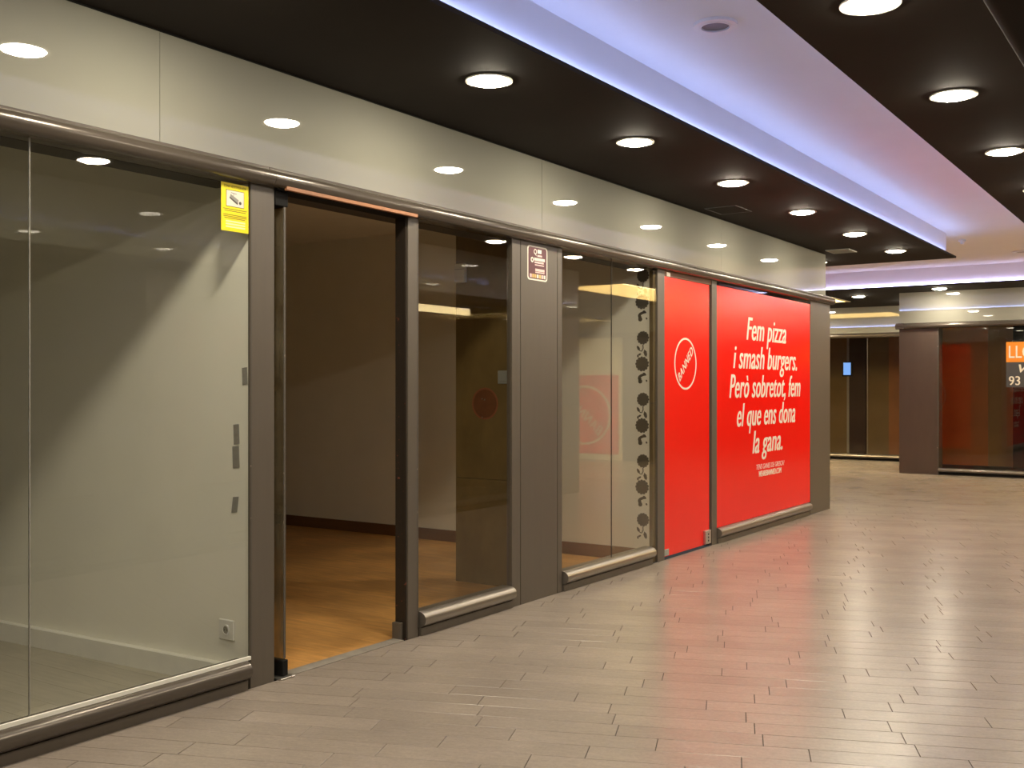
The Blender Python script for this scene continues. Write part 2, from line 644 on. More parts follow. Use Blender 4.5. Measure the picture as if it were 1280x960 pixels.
# lower ceiling of the right arm, with its own coffer
CR = (3.75, 5.0, 14.7, 18.6)
CR2 = (8.4, 10.2, 14.9, 18.6)
bm = bmesh.new()
for r in ((3.6, CR[0], 14.27, 22.2), (CR[1], CR2[0], 14.27, 22.2), (CR2[1], 11, 14.27, 22.2), (CR[0], CR[1], 14.27, CR[2]), (CR[0], CR[1], CR[3], 22.2),
          (CR2[0], CR2[1], 14.27, CR2[2]), (CR2[0], CR2[1], CR2[3], 22.2)):
    add_box(bm, r[0], r[1], r[2], r[3], 3.15, 3.45)
setp(from_bm('ceiling_arm_right', bm, 'soffit_black'), 'black ceiling of the passage on the right, out of view', None, None, 'structure')
for nm, c, lab in (('ceiling_coffer', CF, 'warm lit ceiling coffer in the far soffit beside the recessed front'),
                   ('ceiling_coffer', CR, 'warm lit ceiling coffer over the mouth of the right passage, mirrored in the glass'),
                   ('ceiling_coffer', CR2, 'warm lit ceiling coffer deep in the right passage, out of view')):
    e = empty(nm, ((c[0] + c[1]) / 2, (c[2] + c[3]) / 2, 3.14), lab, 'ceiling light')
    bm = bmesh.new()
    t = 0.07
    for r in ((c[0], c[0] + t, c[2], c[3]), (c[1] - t, c[1], c[2], c[3]), (c[0] + t, c[1] - t, c[2], c[2] + t), (c[0] + t, c[1] - t, c[3] - t, c[3])):
        add_box(bm, r[0], r[1], r[2], r[3], 3.14, 3.40)
    from_bm('frame', bm, 'coffer_cream', e)
    box('light_panel', c[0] + t, c[1] - t, c[2] + t, c[3] - t, 3.36, 3.40, 'coffer_glow', e)


# cove led strips
def led(x0, x1, y0, y1, lab, mat='led_glow'):
    o = box('led_strip', x0, x1, y0, y1, 3.176, 3.186, mat)
    setp(o, lab, 'led strip', 'cove led strips')


led(SX - 0.075, SX - 0.06, -2.9, 14.15, 'blue led strip along the edge of the left black soffit')
led(RX + 0.06, RX + 0.075, -2.9, 14.15, 'blue led strip along the edge of the right black soffit', 'led_glow_faint')
led(-7.9, 1.08, 14.27 - 0.075, 14.27 - 0.06, 'blue led strip on the end of the left soffit')
led(2.5, 10.9, 14.27 - 0.075, 14.27 - 0.06, 'blue led strip on the end of the right soffit')
led(-7.9, 3.5, FY + 0.06, FY + 0.075, 'lilac led strip along the edge of the far soffit', 'led_glow_lilac')


# ------------------------------------------------------------------ downlights
def dome_bm(r, h, zc, n=28):
    bm = bmesh.new()
    rings = []
    for k in range(4):
        a = k / 4 * math.pi / 2
        rings.append([bm.verts.new((r * math.cos(a) * math.cos(2 * math.pi * i / n), r * math.cos(a) * math.sin(2 * math.pi * i / n), zc - h * math.sin(a))) for i in range(n)])
    tip = bm.verts.new((0, 0, zc - h))
    for k in range(3):
        for i in range(n):
            j = (i + 1) % n
            bm.faces.new((rings[k][i], rings[k][j], rings[k + 1][j], rings[k + 1][i]))
    for i in range(n):
        bm.faces.new((rings[3][i], rings[3][(i + 1) % n], tip))
    return bm


def downlight_proto():
    e = empty('downlight', (0, 0, 3.15))
    bm = bmesh.new()
    annulus(bm, 'z', (0, 0), 0.106, 0.128, 3.143, 3.15, 36)
    a = from_bm('trim_ring', bm, 'white_plastic', e)
    b = from_bm('diffuser', dome_bm(0.108, 0.023, 3.148), 'diffuser_glow', e)
    for f in b.data.polygons:
        f.use_smooth = True
    return e


dl0 = downlight_proto()
dl_used = [False]


def downlight(x, y, label):
    if not dl_used[0]:
        dl_used[0] = True
        r = dl0
    else:
        r = dl0.copy()
        COL.objects.link(r)
        for ch in dl0.children:
            c = ch.copy()
            COL.objects.link(c)
            c.parent = r
    r.location = (x, y, 3.15)
    setp(r, label, 'ceiling light', 'round recessed downlights')


ORD = ['nearest', 'second', 'third', 'fourth', 'fifth', 'sixth']
for k in range(6):
    downlight(0.74, 4.6 + 1.7 * k, '%s round downlight from the camera in the left black soffit' % ORD[k])
for k in range(6):
    downlight(2.75, 4.6 + 1.7 * k, '%s round downlight from the camera in the right black soffit' % ORD[k])
for k, nm in enumerate(('just before the frame', 'over the near end', 'at the closed end')):
    downlight(0.74, 2.9 - 1.7 * k, 'round downlight in the left black soffit %s, out of view' % nm)
    downlight(2.75, 2.9 - 1.7 * k, 'round downlight in the right black soffit %s, out of view' % nm)
downlight(-0.42, 13.75, 'round downlight peeking past the corner of the red shop front')
downlight(-2.6, 13.75, 'round downlight in the side passage, out of view')
downlight(0.11, 18.5, 'round downlight in the far soffit over the dark brown post')
downlight(1.95, 18.5, 'round downlight in the far soffit right of the frame')
downlight(3.3, 18.5, 'round downlight at the right end of the far soffit')
downlight(-1.45, 19.3, 'round downlight in the far soffit before the recessed shop front')
downlight(-1.0, 20.9, 'round downlight behind the far fascia corner, out of view')
downlight(-3.1, 20.9, 'round downlight over the hidden end of the recessed front, out of view')
downlight(5.2, 13.6, 'round downlight over the right passage mouth')
downlight(7.4, 13.6, 'round downlight deep in the right passage')

# speakers, vent, hatch, detector on the ceilings
for x, y, lab in ((1.74, 5.3, 'round grey ceiling speaker in the white ceiling strip near the camera'),
                  (1.62, 16.6, 'small round ceiling speaker at the right edge over the crossing')):
    e = empty('ceiling_speaker', (x, y, 3.446), lab, 'speaker')
    bm = bmesh.new()
    annulus(bm, 'z', (x, y), 0.083, 0.118, 3.444, 3.46, 36)
    from_bm('rim', bm, 'white_plastic', e)
    prism_obj('grille', ring_pts(x, y, 0.084, 32), 'z', 3.450, 3.46, 'speaker_mesh', e)
    bm = bmesh.new()
    annulus(bm, 'z', (x, y), 0.075, 0.085, 3.440, 3.452, 36)
    from_bm('inner_ring', bm, 'white_plastic', e)
e = empty('smoke_detector', (1.15, 14.9, 3.40), 'small white detector on the ceiling past the left soffit corner', 'detector')
prism_obj('base', ring_pts(1.15, 14.9, 0.045, 20), 'z', 3.435, 3.46, 'white_plastic', e)
prism_obj('head', ring_pts(1.15, 14.9, 0.022, 16), 'z', 3.40, 3.436, 'white_plastic', e)
e = empty('air_vent', (0.2, 12.72, 3.14), 'square grey air vent in the left soffit by the corner', 'vent')
bm = bmesh.new()
for r in ((0.06, 0.34, 12.55, 12.58), (0.06, 0.34, 12.86, 12.89), (0.06, 0.09, 12.58, 12.86), (0.31, 0.34, 12.58, 12.86)):
    add_box(bm, *r, 3.138, 3.15)
from_bm('frame', bm, 'grey_plastic', e)
for k in range(6):
    box('slat', 0.09, 0.31, 12.60 + 0.045 * k, 12.622 + 0.045 * k, 3.141, 3.15, 'grey_plastic', e)
e = empty('access_hatch', (0.2, 9.2, 3.147), 'flush black access hatch in the left soffit', 'hatch')
bm = bmesh.new()
for r in ((0.05, 0.36, 9.0, 9.012), (0.05, 0.36, 9.388, 9.4), (0.05, 0.062, 9.012, 9.388), (0.348, 0.36, 9.012, 9.388)):
    add_box(bm, *r, 3.146, 3.15)
from_bm('frame', bm, 'dark_grey', e)
box('lid', 0.064, 0.346, 9.014, 9.386, 3.147, 3.15, 'soffit_black', e)

# ------------------------------------------------------------------ left shop fronts
RB, RT = 2.515, 2.615          # rail bottom and top
FX = -0.05                     # front of the fascia


def rail_profile(sgn=1, x=0.0):
    """bullnose rail; x grows out of the wall by sgn"""
    p = [(-0.08, RT), (0.012, RT), (0.012, RT - 0.014)]
    n = 9
    for k in range(n + 1):
        a = math.pi / 2 - math.pi * k / n
        p.append((0.018 + 0.046 * math.cos(a), (RB + RT - 0.014) / 2 + (RT - 0.014 - RB) / 2 * math.sin(a)))
    p += [(-0.08, RB)]
    return [(x + sgn * q[0], q[1]) for q in p]


def flat_shade_auto(o, ang=35):
    bm = bmesh.new()
    bm.from_mesh(o.data)
    for f in bm.faces:
        f.smooth = True
    for ed in bm.edges:
        ed.smooth = ed.calc_face_angle(0) < math.radians(ang)
    bm.to_mesh(o.data)
    bm.free()


rail = empty('trim_1', (0, 5, RB), 'dark bullnose rail running above the left shop windows', None, None, 'structure')
for a, b in ((-3, 3.705), (3.708, 9.35), (9.352, 12.955)):
    flat_shade_auto(prism_obj('rail_segment', rail_profile(), 'y', a, b, 'rail_metal', rail))
fas = empty('wall_fascia_left', (FX, 5, RT), 'glossy greige fascia panels above the left shop windows', None, None, 'structure')
for a, b in ((-3, -0.19), (-0.187, 3.09), (3.093, 6.37), (6.373, 9.65), (9.653, 12.915)):
    box('fascia_panel', FX - 0.04, FX, a, b, RT - 0.01, 3.138, 'fascia_gloss', fas)
box('shadow_gap', FX - 0.04, FX - 0.006, -3, 12.9, 3.138, 3.15, 'black', fas)
box('backing', FX - 0.20, FX - 0.04, -3, 12.72, RB, 3.15, 'taupe_dark', fas)


def post(n, y0, y1, label, grooves=(), mat='taupe', depth=0.09):
    e = empty('trim_%d' % n, (0, (y0 + y1) / 2, 0), label, None, None, 'structure')
    cuts = [y0] + [q for g in grooves for q in (g - 0.003, g + 0.003)] + [y1]
    for i in range(0, len(cuts), 2):
        box('post_panel', -depth, 0, cuts[i], cuts[i + 1], 0, RB + 0.01, mat, e, bev=0.002)
    if grooves:
        box('groove_backing', -depth, -0.008, y0 + 0.01, y1 - 0.01, 0, RB, 'taupe_dark', e)
    return e


def sill(parent, y0, y1, mat='sill_metal', h0=0.05, h1=0.148, sgn=1, x=0.0, axis='y'):
    """half-round sill bar over a recessed kick plate"""
    p = []
    n = 10
    cz, rz, rx = (h0 + h1) / 2, (h1 - h0) / 2, 0.060
    for k in range(n + 1):
        a = math.pi / 2 - math.pi * k / n
        p.append((-0.012 + rx * math.cos(a), cz + rz * math.sin(a)))
    p += [(-0.07, h0), (-0.07, h1)]
    o = prism_obj('sill_bar', [(x + sgn * q[0], q[1]) for q in p], axis, y0, y1, mat, parent)
    flat_shade_auto(o)
    if axis == 'y':
        box('kick_plate', *sorted((x + sgn * -0.07, x + sgn * 0.012)), y0, y1, 0, h0, 'taupe', parent)
    else:
        box('kick_plate', y0, y1, *sorted((x + sgn * -0.07, x + sgn * 0.012)), 0, h0, 'taupe_dark', parent)
    return o


def win(n, y0, y1, seams, label, sill_mat='sill_metal', gmat='glass_clear', seam_mat='taupe_dark', y1s=None):
    e = empty('window_%d' % n, (0, (y0 + y1) / 2, 0), label, None, None, 'structure')
    cuts = [y0] + list(seams) + [y1]
    for i in range(len(cuts) - 1):
        a = cuts[i] + (0.002 if i else 0)
        b = cuts[i + 1] - (0.002 if i < len(cuts) - 2 else 0)
        box('glass_pane', -0.018, -0.008, a, b, 0.148, RB + 0.01, gmat, e)
    for s in seams:
        box('sealant', -0.017, -0.009, s - 0.002, s + 0.002, 0.148, RB, seam_mat, e)
    sill(e, y0 + 0.012 if n > 1 else y0, y1 if y1s is None else y1s, sill_mat)
    return e


w1 = win(1, -3, 3.59, (-1.3, 0.56, 2.43), 'large left shop window with a clear vertical pane joint', 'rail_metal', seam_mat='tape_grey', y1s=3.565)
box('glazing_bead', -0.006, 0.008, -3, 3.588, 0.146, 0.163, 'paint_white', w1)
post(2, 3.592, 3.75, 'dark taupe post between left window and open doorway', depth=0.02)
box('post_core', -0.09, -0.02, 3.682, 3.748, 0, RB, 'taupe_dark', bpy.data.objects['trim_2'])
jam = post(3, 4.812, 4.908, 'narrow taupe door jamb with chipped dark inner edge')
box('inner_edge', -0.088, -0.012, 4.800, 4.812, 0, RB, 'jamb_chipped', jam)
box('worn_strip', 0.0, 0.0012, 4.896, 4.9075, 0.05, RB - 0.01, 'edge_chipped', jam)
box('jamb_foot', -0.094, -0.03, 4.775, 4.800, 0, 0.10, 'taupe', jam, bev=0.002)
box('worn_strip', 0.0, 0.0012, 3.5925, 3.601, 0.15, RB - 0.01, 'edge_chipped', bpy.data.objects['trim_2'])
win(2, 4.91, 5.914, (), 'narrow shop window right of the open doorway', y1s=5.905)
post(4, 5.916, 6.57, 'wide taupe grooved post carrying the maroon sticker', (6.02, 6.505), depth=0.045)
win(3, 6.572, 8.142, (7.343,), 'shop window with a centre joint beside the red door', y1s=8.03)
post(5, 8.144, 8.28, 'slim taupe post left of the red door', depth=0.05)
p6 = post(6, 9.30, 9.42, 'slim taupe post between red door and red window')
w4 = win(4, 9.422, 12.18, (), 'shop window fully covered by the red vinyl', y1s=12.13)
post(7, 12.182, 12.93, 'wide taupe corner post at the end of the left fronts', depth=0.25)
# doorway header pieces
hd = empty('trim_8', (0, 4.3, RB - 0.02), 'raw orange wooden strip under the rail above the open doorway', None, None, 'structure')
box('wood_strip', 0.030, 0.050, 3.79, 4.845, RB - 0.008, RB + 0.013, 'copper_wood', hd, bev=0.002)
box('header_block', -0.085, 0.02, 3.752, 4.81, RB - 0.008, RB + 0.002, 'black', hd)
th = empty('trim_9', (-0.04, 4.3, 0), 'dusty metal threshold strip of the open doorway', None, None, 'structure')
box('strip', -0.085, -0.002, 3.83, 4.775, -0.02, 0.004, 'threshold_metal', th)
# open glass door leaf, swung in at right angles
d1 = empty('door_1', (-0.02, 3.835, 0), 'frameless dirty glass door standing open inward', None, None, 'structure')
box('glass_leaf', -0.93, -0.004, 3.815, 3.827, 0.025, 2.43, 'glass_dirty', d1)
box('edge_strip', -0.004, 0.0, 3.815, 3.828, 0.10, 2.43, 'edge_chipped', d1)
box('bottom_clamp', -0.16, 0.004, 3.803, 3.842, 0.012, 0.092, 'black', d1, bev=0.003)
box('floor_pivot', -0.10, 0.03, 3.77, 3.87, 0.0, 0.010, 'metal_steel', d1, bev=0.002)
box('top_clamp', -0.16, 0.004, 3.753, 3.842, 2.43, RB - 0.01, 'black', d1, bev=0.003)
# red door
d2 = empty('door_2', (0, 8.8, 0), 'red vinyl covered door with a white circled emblem', None, None, 'structure')
leaf = box('door_leaf', -0.045, -0.012, 8.283, 9.262, 0.022, 2.468, 'red_vinyl', d2)
box('top_frame', -0.05, -0.006, 8.283, 9.298, 2.470, RB, 'dull_red', d2)
box('side_gap', -0.09, -0.03, 9.264, 9.298, 0.0, 2.47, 'black', d2)
box('lower_corner_clamp', -0.05, -0.004, 8.285, 8.375, 0.03, 0.085, 'grey_plastic', d2, bev=0.002)
lk = box('floor_lock', -0.05, 0.012, 9.13, 9.255, 0.028, 0.155, 'metal_steel', d2, bev=0.004)
bm = bmesh.new()
for zz in (0.06, 0.09, 0.12):
    prism(bm, ring_pts(9.19, zz, 0.010, 12), 'x', 0.012, 0.016)
from_bm('keyhole', bm, 'dark_grey', lk)
box('top_clamp', -0.05, -0.002, 8.33, 8.40, 2.468, 2.505, 'metal_steel', d2, bev=0.002)


def emblem(parent, plane, a, cu, cz, r, rw, shear=0.25):
    """white ring with slanted lettering across"""
    bm = bmesh.new()
    if plane == '+x':
        annulus(bm, 'x', (cu, cz), r - rw, r, a, a + 0.0015, 56)
    else:
        s = -1 if plane == '-y' else 1
        annulus(bm, 'y', (cu, cz), r - rw, r, a, a + s * 0.0015, 56)
    ring = from_bm('emblem_ring', bm, 'white_vinyl', parent)
    L = r * 1.72
    text('emblem_lettering', 'BANNED', plane, a, cu - L / 2, cu + L / 2, cz - r * 0.16, r * 0.32, 'white_vinyl', parent, shear=shear, bold=0.022, rot=math.radians(43), spacing=1.08)


emblem(d2, '+x', -0.012, 8.735, 1.712, 0.235, 0.017)

# red vinyl sheet with the slogan
vs = empty('red_poster', (-0.035, 10.8, 0.15), 'red window vinyl with white slogan about pizza and smash burgers', 'poster')
box('vinyl_sheet', -0.0075, -0.0045, 9.425, 12.178, 0.150, 2.478, 'red_vinyl', vs)
VX = -0.0045
for s, l, r, bz in (('Fem pizza', 10.185, 11.36, 1.985), ('i smash burgers.', 9.835, 11.72, 1.69), ('Però sobretot, fem', 9.735, 11.84, 1.395),
                    ('el que ens dona', 9.93, 11.66, 1.105), ('la gana.', 10.35, 11.245, 0.815)):
    text('slogan_line', s, '+x', VX, l, r, bz, 0.232, 'white_vinyl', vs, shear=0.28, bold=0.022)
text('small_line', 'TENS GANES DE GRESCA?', '+x', VX, 10.46, 11.30, 0.640, 0.052, 'pink_print', vs, shear=0.2, bold=0.0)
text('small_line', 'WEAREBANNED.COM', '+x', VX, 10.53, 11.21, 0.562, 0.058, 'white_vinyl', vs, shear=0.2, bold=0.03)

# yellow surveillance notice on the left window
ys = empty('surveillance_sticker', (-0.034, 3.5, 2.254), 'yellow video surveillance sticker at the top of the left window', 'sticker')
box('yellow_sheet', -0.0078, -0.0065, 3.412, 3.584, 2.262, 2.497, 'yellow_vinyl', ys)
X0 = -0.0065
text('heading', 'ZONA VIDEOVIGILADA', '+x', X0, 3.428, 3.568, 2.474, 0.013, 'ink_brown', ys, bold=0.01, thick=0.0006)
box('picture_frame', X0, X0 + 0.0005, 3.442, 3.556, 2.382, 2.464, 'ink_brown', ys)
box('picture_field', X0, X0 + 0.0009, 3.445, 3.553, 2.385, 2.461, 'white_vinyl', ys)
bm = bmesh.new()
prism(bm, [(3.464, 2.428), (3.470, 2.444), (3.520, 2.420), (3.514, 2.400)], 'x', X0, X0 + 0.0014)
prism(bm, [(3.487, 2.436), (3.487, 2.450), (3.490, 2.450), (3.490, 2.436)], 'x', X0, X0 + 0.0012)
prism(bm, [(3.472, 2.449), (3.472, 2.453), (3.508, 2.449), (3.508, 2.446)], 'x', X0, X0 + 0.0012)
from_bm('camera_drawing', bm, 'tape_grey', ys)
bm = bmesh.new()
prism(bm, [(3.462, 2.424), (3.464, 2.430), (3.516, 2.404), (3.512, 2.396)], 'x', X0, X0 + 0.0016)
prism(bm, ring_pts(3.530, 2.406, 0.008, 12), 'x', X0, X0 + 0.0016)
from_bm('camera_shadow', bm, 'decal_ink', ys)
for zz, l, r in ((2.370, 3.425, 3.572), (2.361, 3.432, 3.565), (2.342, 3.425, 3.572), (2.334, 3.425, 3.572), (2.326, 3.432, 3.56)):
    box('text_line', X0, X0 + 0.0006, l, r, zz - 0.0017, zz + 0.0017, 'ink_brown', ys)
for zz in (2.310, 2.297, 2.284):
    box('blank_field', X0, X0 + 0.0006, 3.440, 3.562, zz - 0.0038, zz + 0.0038, 'yellow_pale', ys)


# maroon sticker on the wide post
def rrect(y0, y1, z0, z1, r, n=5):
    p = []
    for cx, cy, a0 in ((y1 - r, z1 - r, 0), (y0 + r, z1 - r, 90), (y0 + r, z0 + r, 180), (y1 - r, z0 + r, 270)):
        for k in range(n + 1):
            a = math.radians(a0 + 90 * k / n)
            p.append((cx + r * math.cos(a), cy + r * math.sin(a)))
    return p


ms = empty('shop_sticker', (0.001, 6.235, 2.25), 'maroon sticker with white border and lettering on the wide post', 'sticker')
prism_obj('white_border', rrect(6.105, 6.365, 2.252, 2.494, 0.026), 'x', 0, 0.0010, 'white_vinyl', ms)
prism_obj('maroon_field', rrect(6.116, 6.354, 2.262, 2.484, 0.020), 'x', 0.0, 0.0014, 'maroon_vinyl', ms)
bm = bmesh.new()
annulus(bm, 'x', (6.205, 2.455), 0.013, 0.019, 0.0014, 0.0022, 20)
prism(bm, [(6.203, 2.440), (6.212, 2.440), (6.220, 2.424), (6.213, 2.427)], 'x', 0.0014, 0.0022)
from_bm('round_mark', bm, 'white_vinyl', ms)
for nm, l, r, z0, z1, mt in (('print_block', 6.235, 6.285, 2.445, 2.472, 'white_vinyl'), ('print_block', 6.232, 6.292, 2.422, 2.434, 'pink_print'),
                             ('print_block', 6.190, 6.330, 2.392, 2.412, 'white_vinyl'), ('print_block', 6.195, 6.315, 2.374, 2.386, 'pink_print'),
                             ('print_block', 6.200, 6.318, 2.358, 2.366, 'pink_print'), ('print_block', 6.205, 6.325, 2.318, 2.336, 'pink_print'),
                             ('print_block', 6.205, 6.325, 2.306, 2.314, 'pink_print')):
    box(nm, 0.0014, 0.002, l, r, z0, z1, mt, ms)
for k in range(7):
    box('number_block', 0.0014, 0.002, 6.135 + k * 0.030, 6.158 + k * 0.030, 2.270, 2.296, ('pink_print', 'gold_print', 'gold_print', 'white_vinyl', 'gold_print', 'pink_print', 'white_vinyl')[k], ms)
bm = bmesh.new()
annulus(bm, 'x', (6.165, 2.395), 0.009, 0.019, 0.0014, 0.0022, 20)
from_bm('round_mark', bm, 'white_vinyl', ms)

# ------------------------------------------------------------------ shop behind the left window
TY = 3.60


def wy(x):                       # the partition runs very slightly askew
    return TY + 0.055 * x


bm = bmesh.new()
prism(bm, [(-0.021, wy(-0.021)), (-0.26, wy(-0.26)), (-0.26, 3.68), (-0.021, 3.68)], 'z', 0, RB)
prism(bm, [(-0.26, wy(-0.26)), (-6.5, wy(-6.5)), (-6.5, 3.68), (-0.26, 3.68)], 'z', 0, 3.05)
bmesh.ops.remove_doubles(bm, verts=bm.verts, dist=1e-5)
setp(from_bm('wall_partition', bm, 'wall_plaster'), 'cream plaster partition wall behind the left window', None, None, 'structure')
bm = bmesh.new()
prism(bm, [(-0.07, wy(-0.07) - 0.045), (-6.5, wy(-6.5) - 0.045), (-6.5, wy(-6.5)), (-0.07, wy(-0.07))], 'z', 0, 0.105)
setp(from_bm('baseboard_partition', bm, 'paint_white'), 'thick chipped white baseboard behind the left window', None, None, 'structure')
fl1 = box('floor_shop_left', -6.5, -0.07, -3, 3.6, -0.10, -0.008, 'grout')
setp(fl1, 'grey laminate floor behind the left window', None, None, 'structure')
bl = 0
y = -3.0
while y < 3.55:
    x = -6.5 + random.random() * -1.0
    while x < -0.07:
        x0, x1 = max(x, -6.5), min(x + 1.28, -0.072)
        if x1 - x0 > 0.02:
            box('laminate_board', x0 + 0.0008, x1 - 0.0008, y + 0.0008, min(y + 0.19, 3.6) - 0.0008, -0.008, 0.0, 'grey_laminate', fl1)
        x += 1.28
    y += 0.19
setp(box('wall_shop_left_back', -6.6, -6.5, -3, 3.68, 0, 3.05, 'wall_shop'), None, None, None, 'structure')
setp(box('ceiling_shop_left', -6.6, -0.25, -3, 3.68, 3.05, 3.12, 'wall_shop'), None, None, None, 'structure')
setp(box('wall_near_end', -6.6, 9.0, -3.1, -3.0, 0, 3.46, 'dark_room'), None, None, None, 'structure')
# socket
sy = wy(-0.167)
e = empty('wall_socket', (-0.167, sy - 0.006, 0.22), 'white wall socket low on the cream partition', 'socket')
box('plate', -0.222, -0.112, sy - 0.012, sy, 0.222, 0.324, 'white_plastic', e, bev=0.004)
bm = bmesh.new()
annulus(bm, 'y', (-0.167, 0.273), 0.020, 0.027, sy - 0.016, sy - 0.010, 24)
from_bm('ring', bm, 'white_plastic', e)
prism_obj('well', ring_pts(-0.167, 0.273, 0.020, 20), 'y', sy - 0.0135, sy - 0.012, 'tape_grey', e)
for dx in (-0.009, 0.009):
    prism_obj('pin_hole', ring_pts(-0.167 + dx, 0.273, 0.003, 8), 'y', sy - 0.0145, sy - 0.0133, 'black', e)
for x, z0, z1, wd, lab in ((-0.103, 1.21, 1.315, 0.020, 'upper part of the long grey tape remnant on the cream partition'),
                           (-0.106, 1.09, 1.205, 0.024, 'lower part of the long grey tape remnant on the cream partition'),
                           (-0.045, 1.51, 1.60, 0.018, 'topmost grey tape remnant on the cream partition'),
                           (-0.120, 0.865, 0.95, 0.020, 'lowest grey tape remnant on the cream partition')):
    bm = bmesh.new()
    ty = wy(x)
    k = 0.012 if z0 < 1 else -0.004
    prism(bm, [(x - wd, z0), (x + wd, z0 + 0.006), (x + wd + k, z1), (x - wd + k, z1 - 0.004)], 'y', ty - 0.003, ty)
    setp(from_bm('tape_remnant', bm, 'tape_grey'), lab, 'tape', 'tape remnants on the partition')

# ------------------------------------------------------------------ shop behind the open doorway
WY2 = 8.10
setp(box('wall_shop_far', -6.5, -0.055, WY2, WY2 + 0.10, 0, 3.05, 'wall_shop'), 'cream end wall of the shop behind the open doorway', None, None, 'structure')
setp(box('baseboard_shop_far', -6.5, -0.075, WY2 - 0.016, WY2, 0, 0.11, 'baseboard_brown'), 'brown baseboard of the empty shop', None, None, 'structure')
setp(box('wall_shop_back', -6.6, -6.5, 3.68, 8.2, 0, 3.05, 'wall_shop'), None, None, None, 'structure')
setp(box('baseboard_shop_back', -6.5, -6.484, 3.68, 8.08, 0, 0.11, 'baseboard_brown'), None, None, None, 'structure')
setp(box('ceiling_shop', -6.6, -0.25, 3.68, 12.7, 3.05, 3.12, 'wall_shop'), None, None, None, 'structure')
fl2 = box('floor_shop', -6.5, -0.07, 3.68, 8.12, -0.10, -0.008, 'grout')
setp(fl2, 'warm oak laminate floor of the empty shop', None, None, 'structure')
y = 3.68
while y < 8.1:
    x = -6.5 - random.random()
    while x < -0.08:
        x0, x1 = max(x, -6.5), min(x + 1.28, -0.086)
        if x1 - x0 > 0.02:
            box('laminate_board', x0 + 0.0006, x1 - 0.0006, y + 0.0006, min(y + 0.19, 8.12) - 0.0006, -0.008, 0.0, 'oak_laminate', fl2)
        x += 1.28
    y += 0.19
tr = empty('trim_10', (-0.03, 8.09, 0), 'dark brown boarded strip beside the flower decals', None, None, 'structure')
for a, b in ((0.0, 0.845), (0.852, 1.36), (1.367, 2.50)):
    box('strip_board', -0.055, -0.020, WY2 - 0.004, WY2 + 0.042, a, b, 'brown_trim', tr)
box('strip_core', -0.055, -0.022, WY2, WY2 + 0.041, 0.0, 2.50, 'taupe_dark', tr)
# brown boarded column
cl = empty('column', (-0.5, 6.52, 0), 'scuffed dark brown boarded column inside the narrow window', 'column')
CY0 = 6.48
box('core', -0.905, -0.10, CY0 + 0.012, 6.60, 0, 3.05, 'brown_trim', cl)
for a, b in ((0.0, 0.80), (0.803, 2.05), (2.053, 3.04)):
    box('facing_board', -0.908, -0.098, CY0, CY0 + 0.012, a, b, 'brown_board', cl, bev=0.001)
e = empty('intercom', (-0.85, CY0 - 0.01, 2.3), 'small white box high on the brown column', 'box')
box('case', -0.897, -0.800, CY0 - 0.035, CY0, 2.305, 2.452, 'white_plastic', e, bev=0.006)
box('cover_line', -0.895, -0.802, CY0 - 0.0365, CY0 - 0.034, 2.405, 2.409, 'grey_plastic', e)
e = empty('switch_plate', (-0.456, CY0, 1.52), 'pale square switch plate on the brown column', 'switch')
box('plate', -0.508, -0.402, CY0 - 0.008, CY0, 1.525, 1.625, 'grey_plastic', e, bev=0.003)
box('rocker', -0.485, -0.425, CY0 - 0.012, CY0 - 0.007, 1.545, 1.605, 'grey_plastic', e, bev=0.002)
e = empty('sign_reflection', (-0.63, CY0, 1.25), 'painted reflection of a round red sign on the brown column', 'sticker')  # disc, ring and dots paint the red sign's reflection in the window glass
prism_obj('red_disc', ring_pts(-0.630, 1.375, 0.112, 36), 'y', CY0 - 0.001, CY0, 'dull_red', e)
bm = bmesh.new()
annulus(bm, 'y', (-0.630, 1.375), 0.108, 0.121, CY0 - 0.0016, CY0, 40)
from_bm('pale_ring', bm, 'reflection_ring', e)
for x, z in ((-0.655, 1.412), (-0.632, 1.405), (-0.655, 1.270)):
    prism_obj('reflection_dot', ring_pts(x, z, 0.006, 8), 'y', CY0 - 0.004, CY0, 'metal_steel', e)


# flower decals on the end wall
def petal_flower(bm, cx, cz, r, n, a, ph=0.0):
    """blossom: ring of narrow petals round a disc"""
    prism(bm, ring_pts(cx, cz, r * 0.55, 14), 'y', a - 0.0012, a)
    for k in range(n):
        t = ph + 2 * math.pi * k / n
        d = (math.cos(t), math.sin(t))
        q = (-d[1], d[0])
        pts = []
        for f, wd in ((0.45, 0.10), (0.75, 0.20), (0.92, 0.17), (1.0, 0.0), (0.92, -0.17), (0.75, -0.20), (0.45, -0.10)):
            pts.append((cx + r * (f * d[0] + wd * q[0]), cz + r * (f * d[1] + wd * q[1])))
        prism(bm, pts, 'y', a - 0.001, a)


def leaf(bm, x0, z0, x1, z1, wd, a):
    d = Vector((x1 - x0, z1 - z0))
    q = Vector((-d.y, d.x)).normalized() * wd
    prism(bm, [(x0, z0), (x0 + d.x * .35 + q.x, z0 + d.y * .35 + q.y), (x0 + d.x * .75 + q.x * .8, z0 + d.y * .75 + q.y * .8), (x1, z1),
               (x0 + d.x * .75 - q.x * .8, z0 + d.y * .75 - q.y * .8), (x0 + d.x * .35 - q.x, z0 + d.y * .35 - q.y)], 'y', a - 0.001, a)


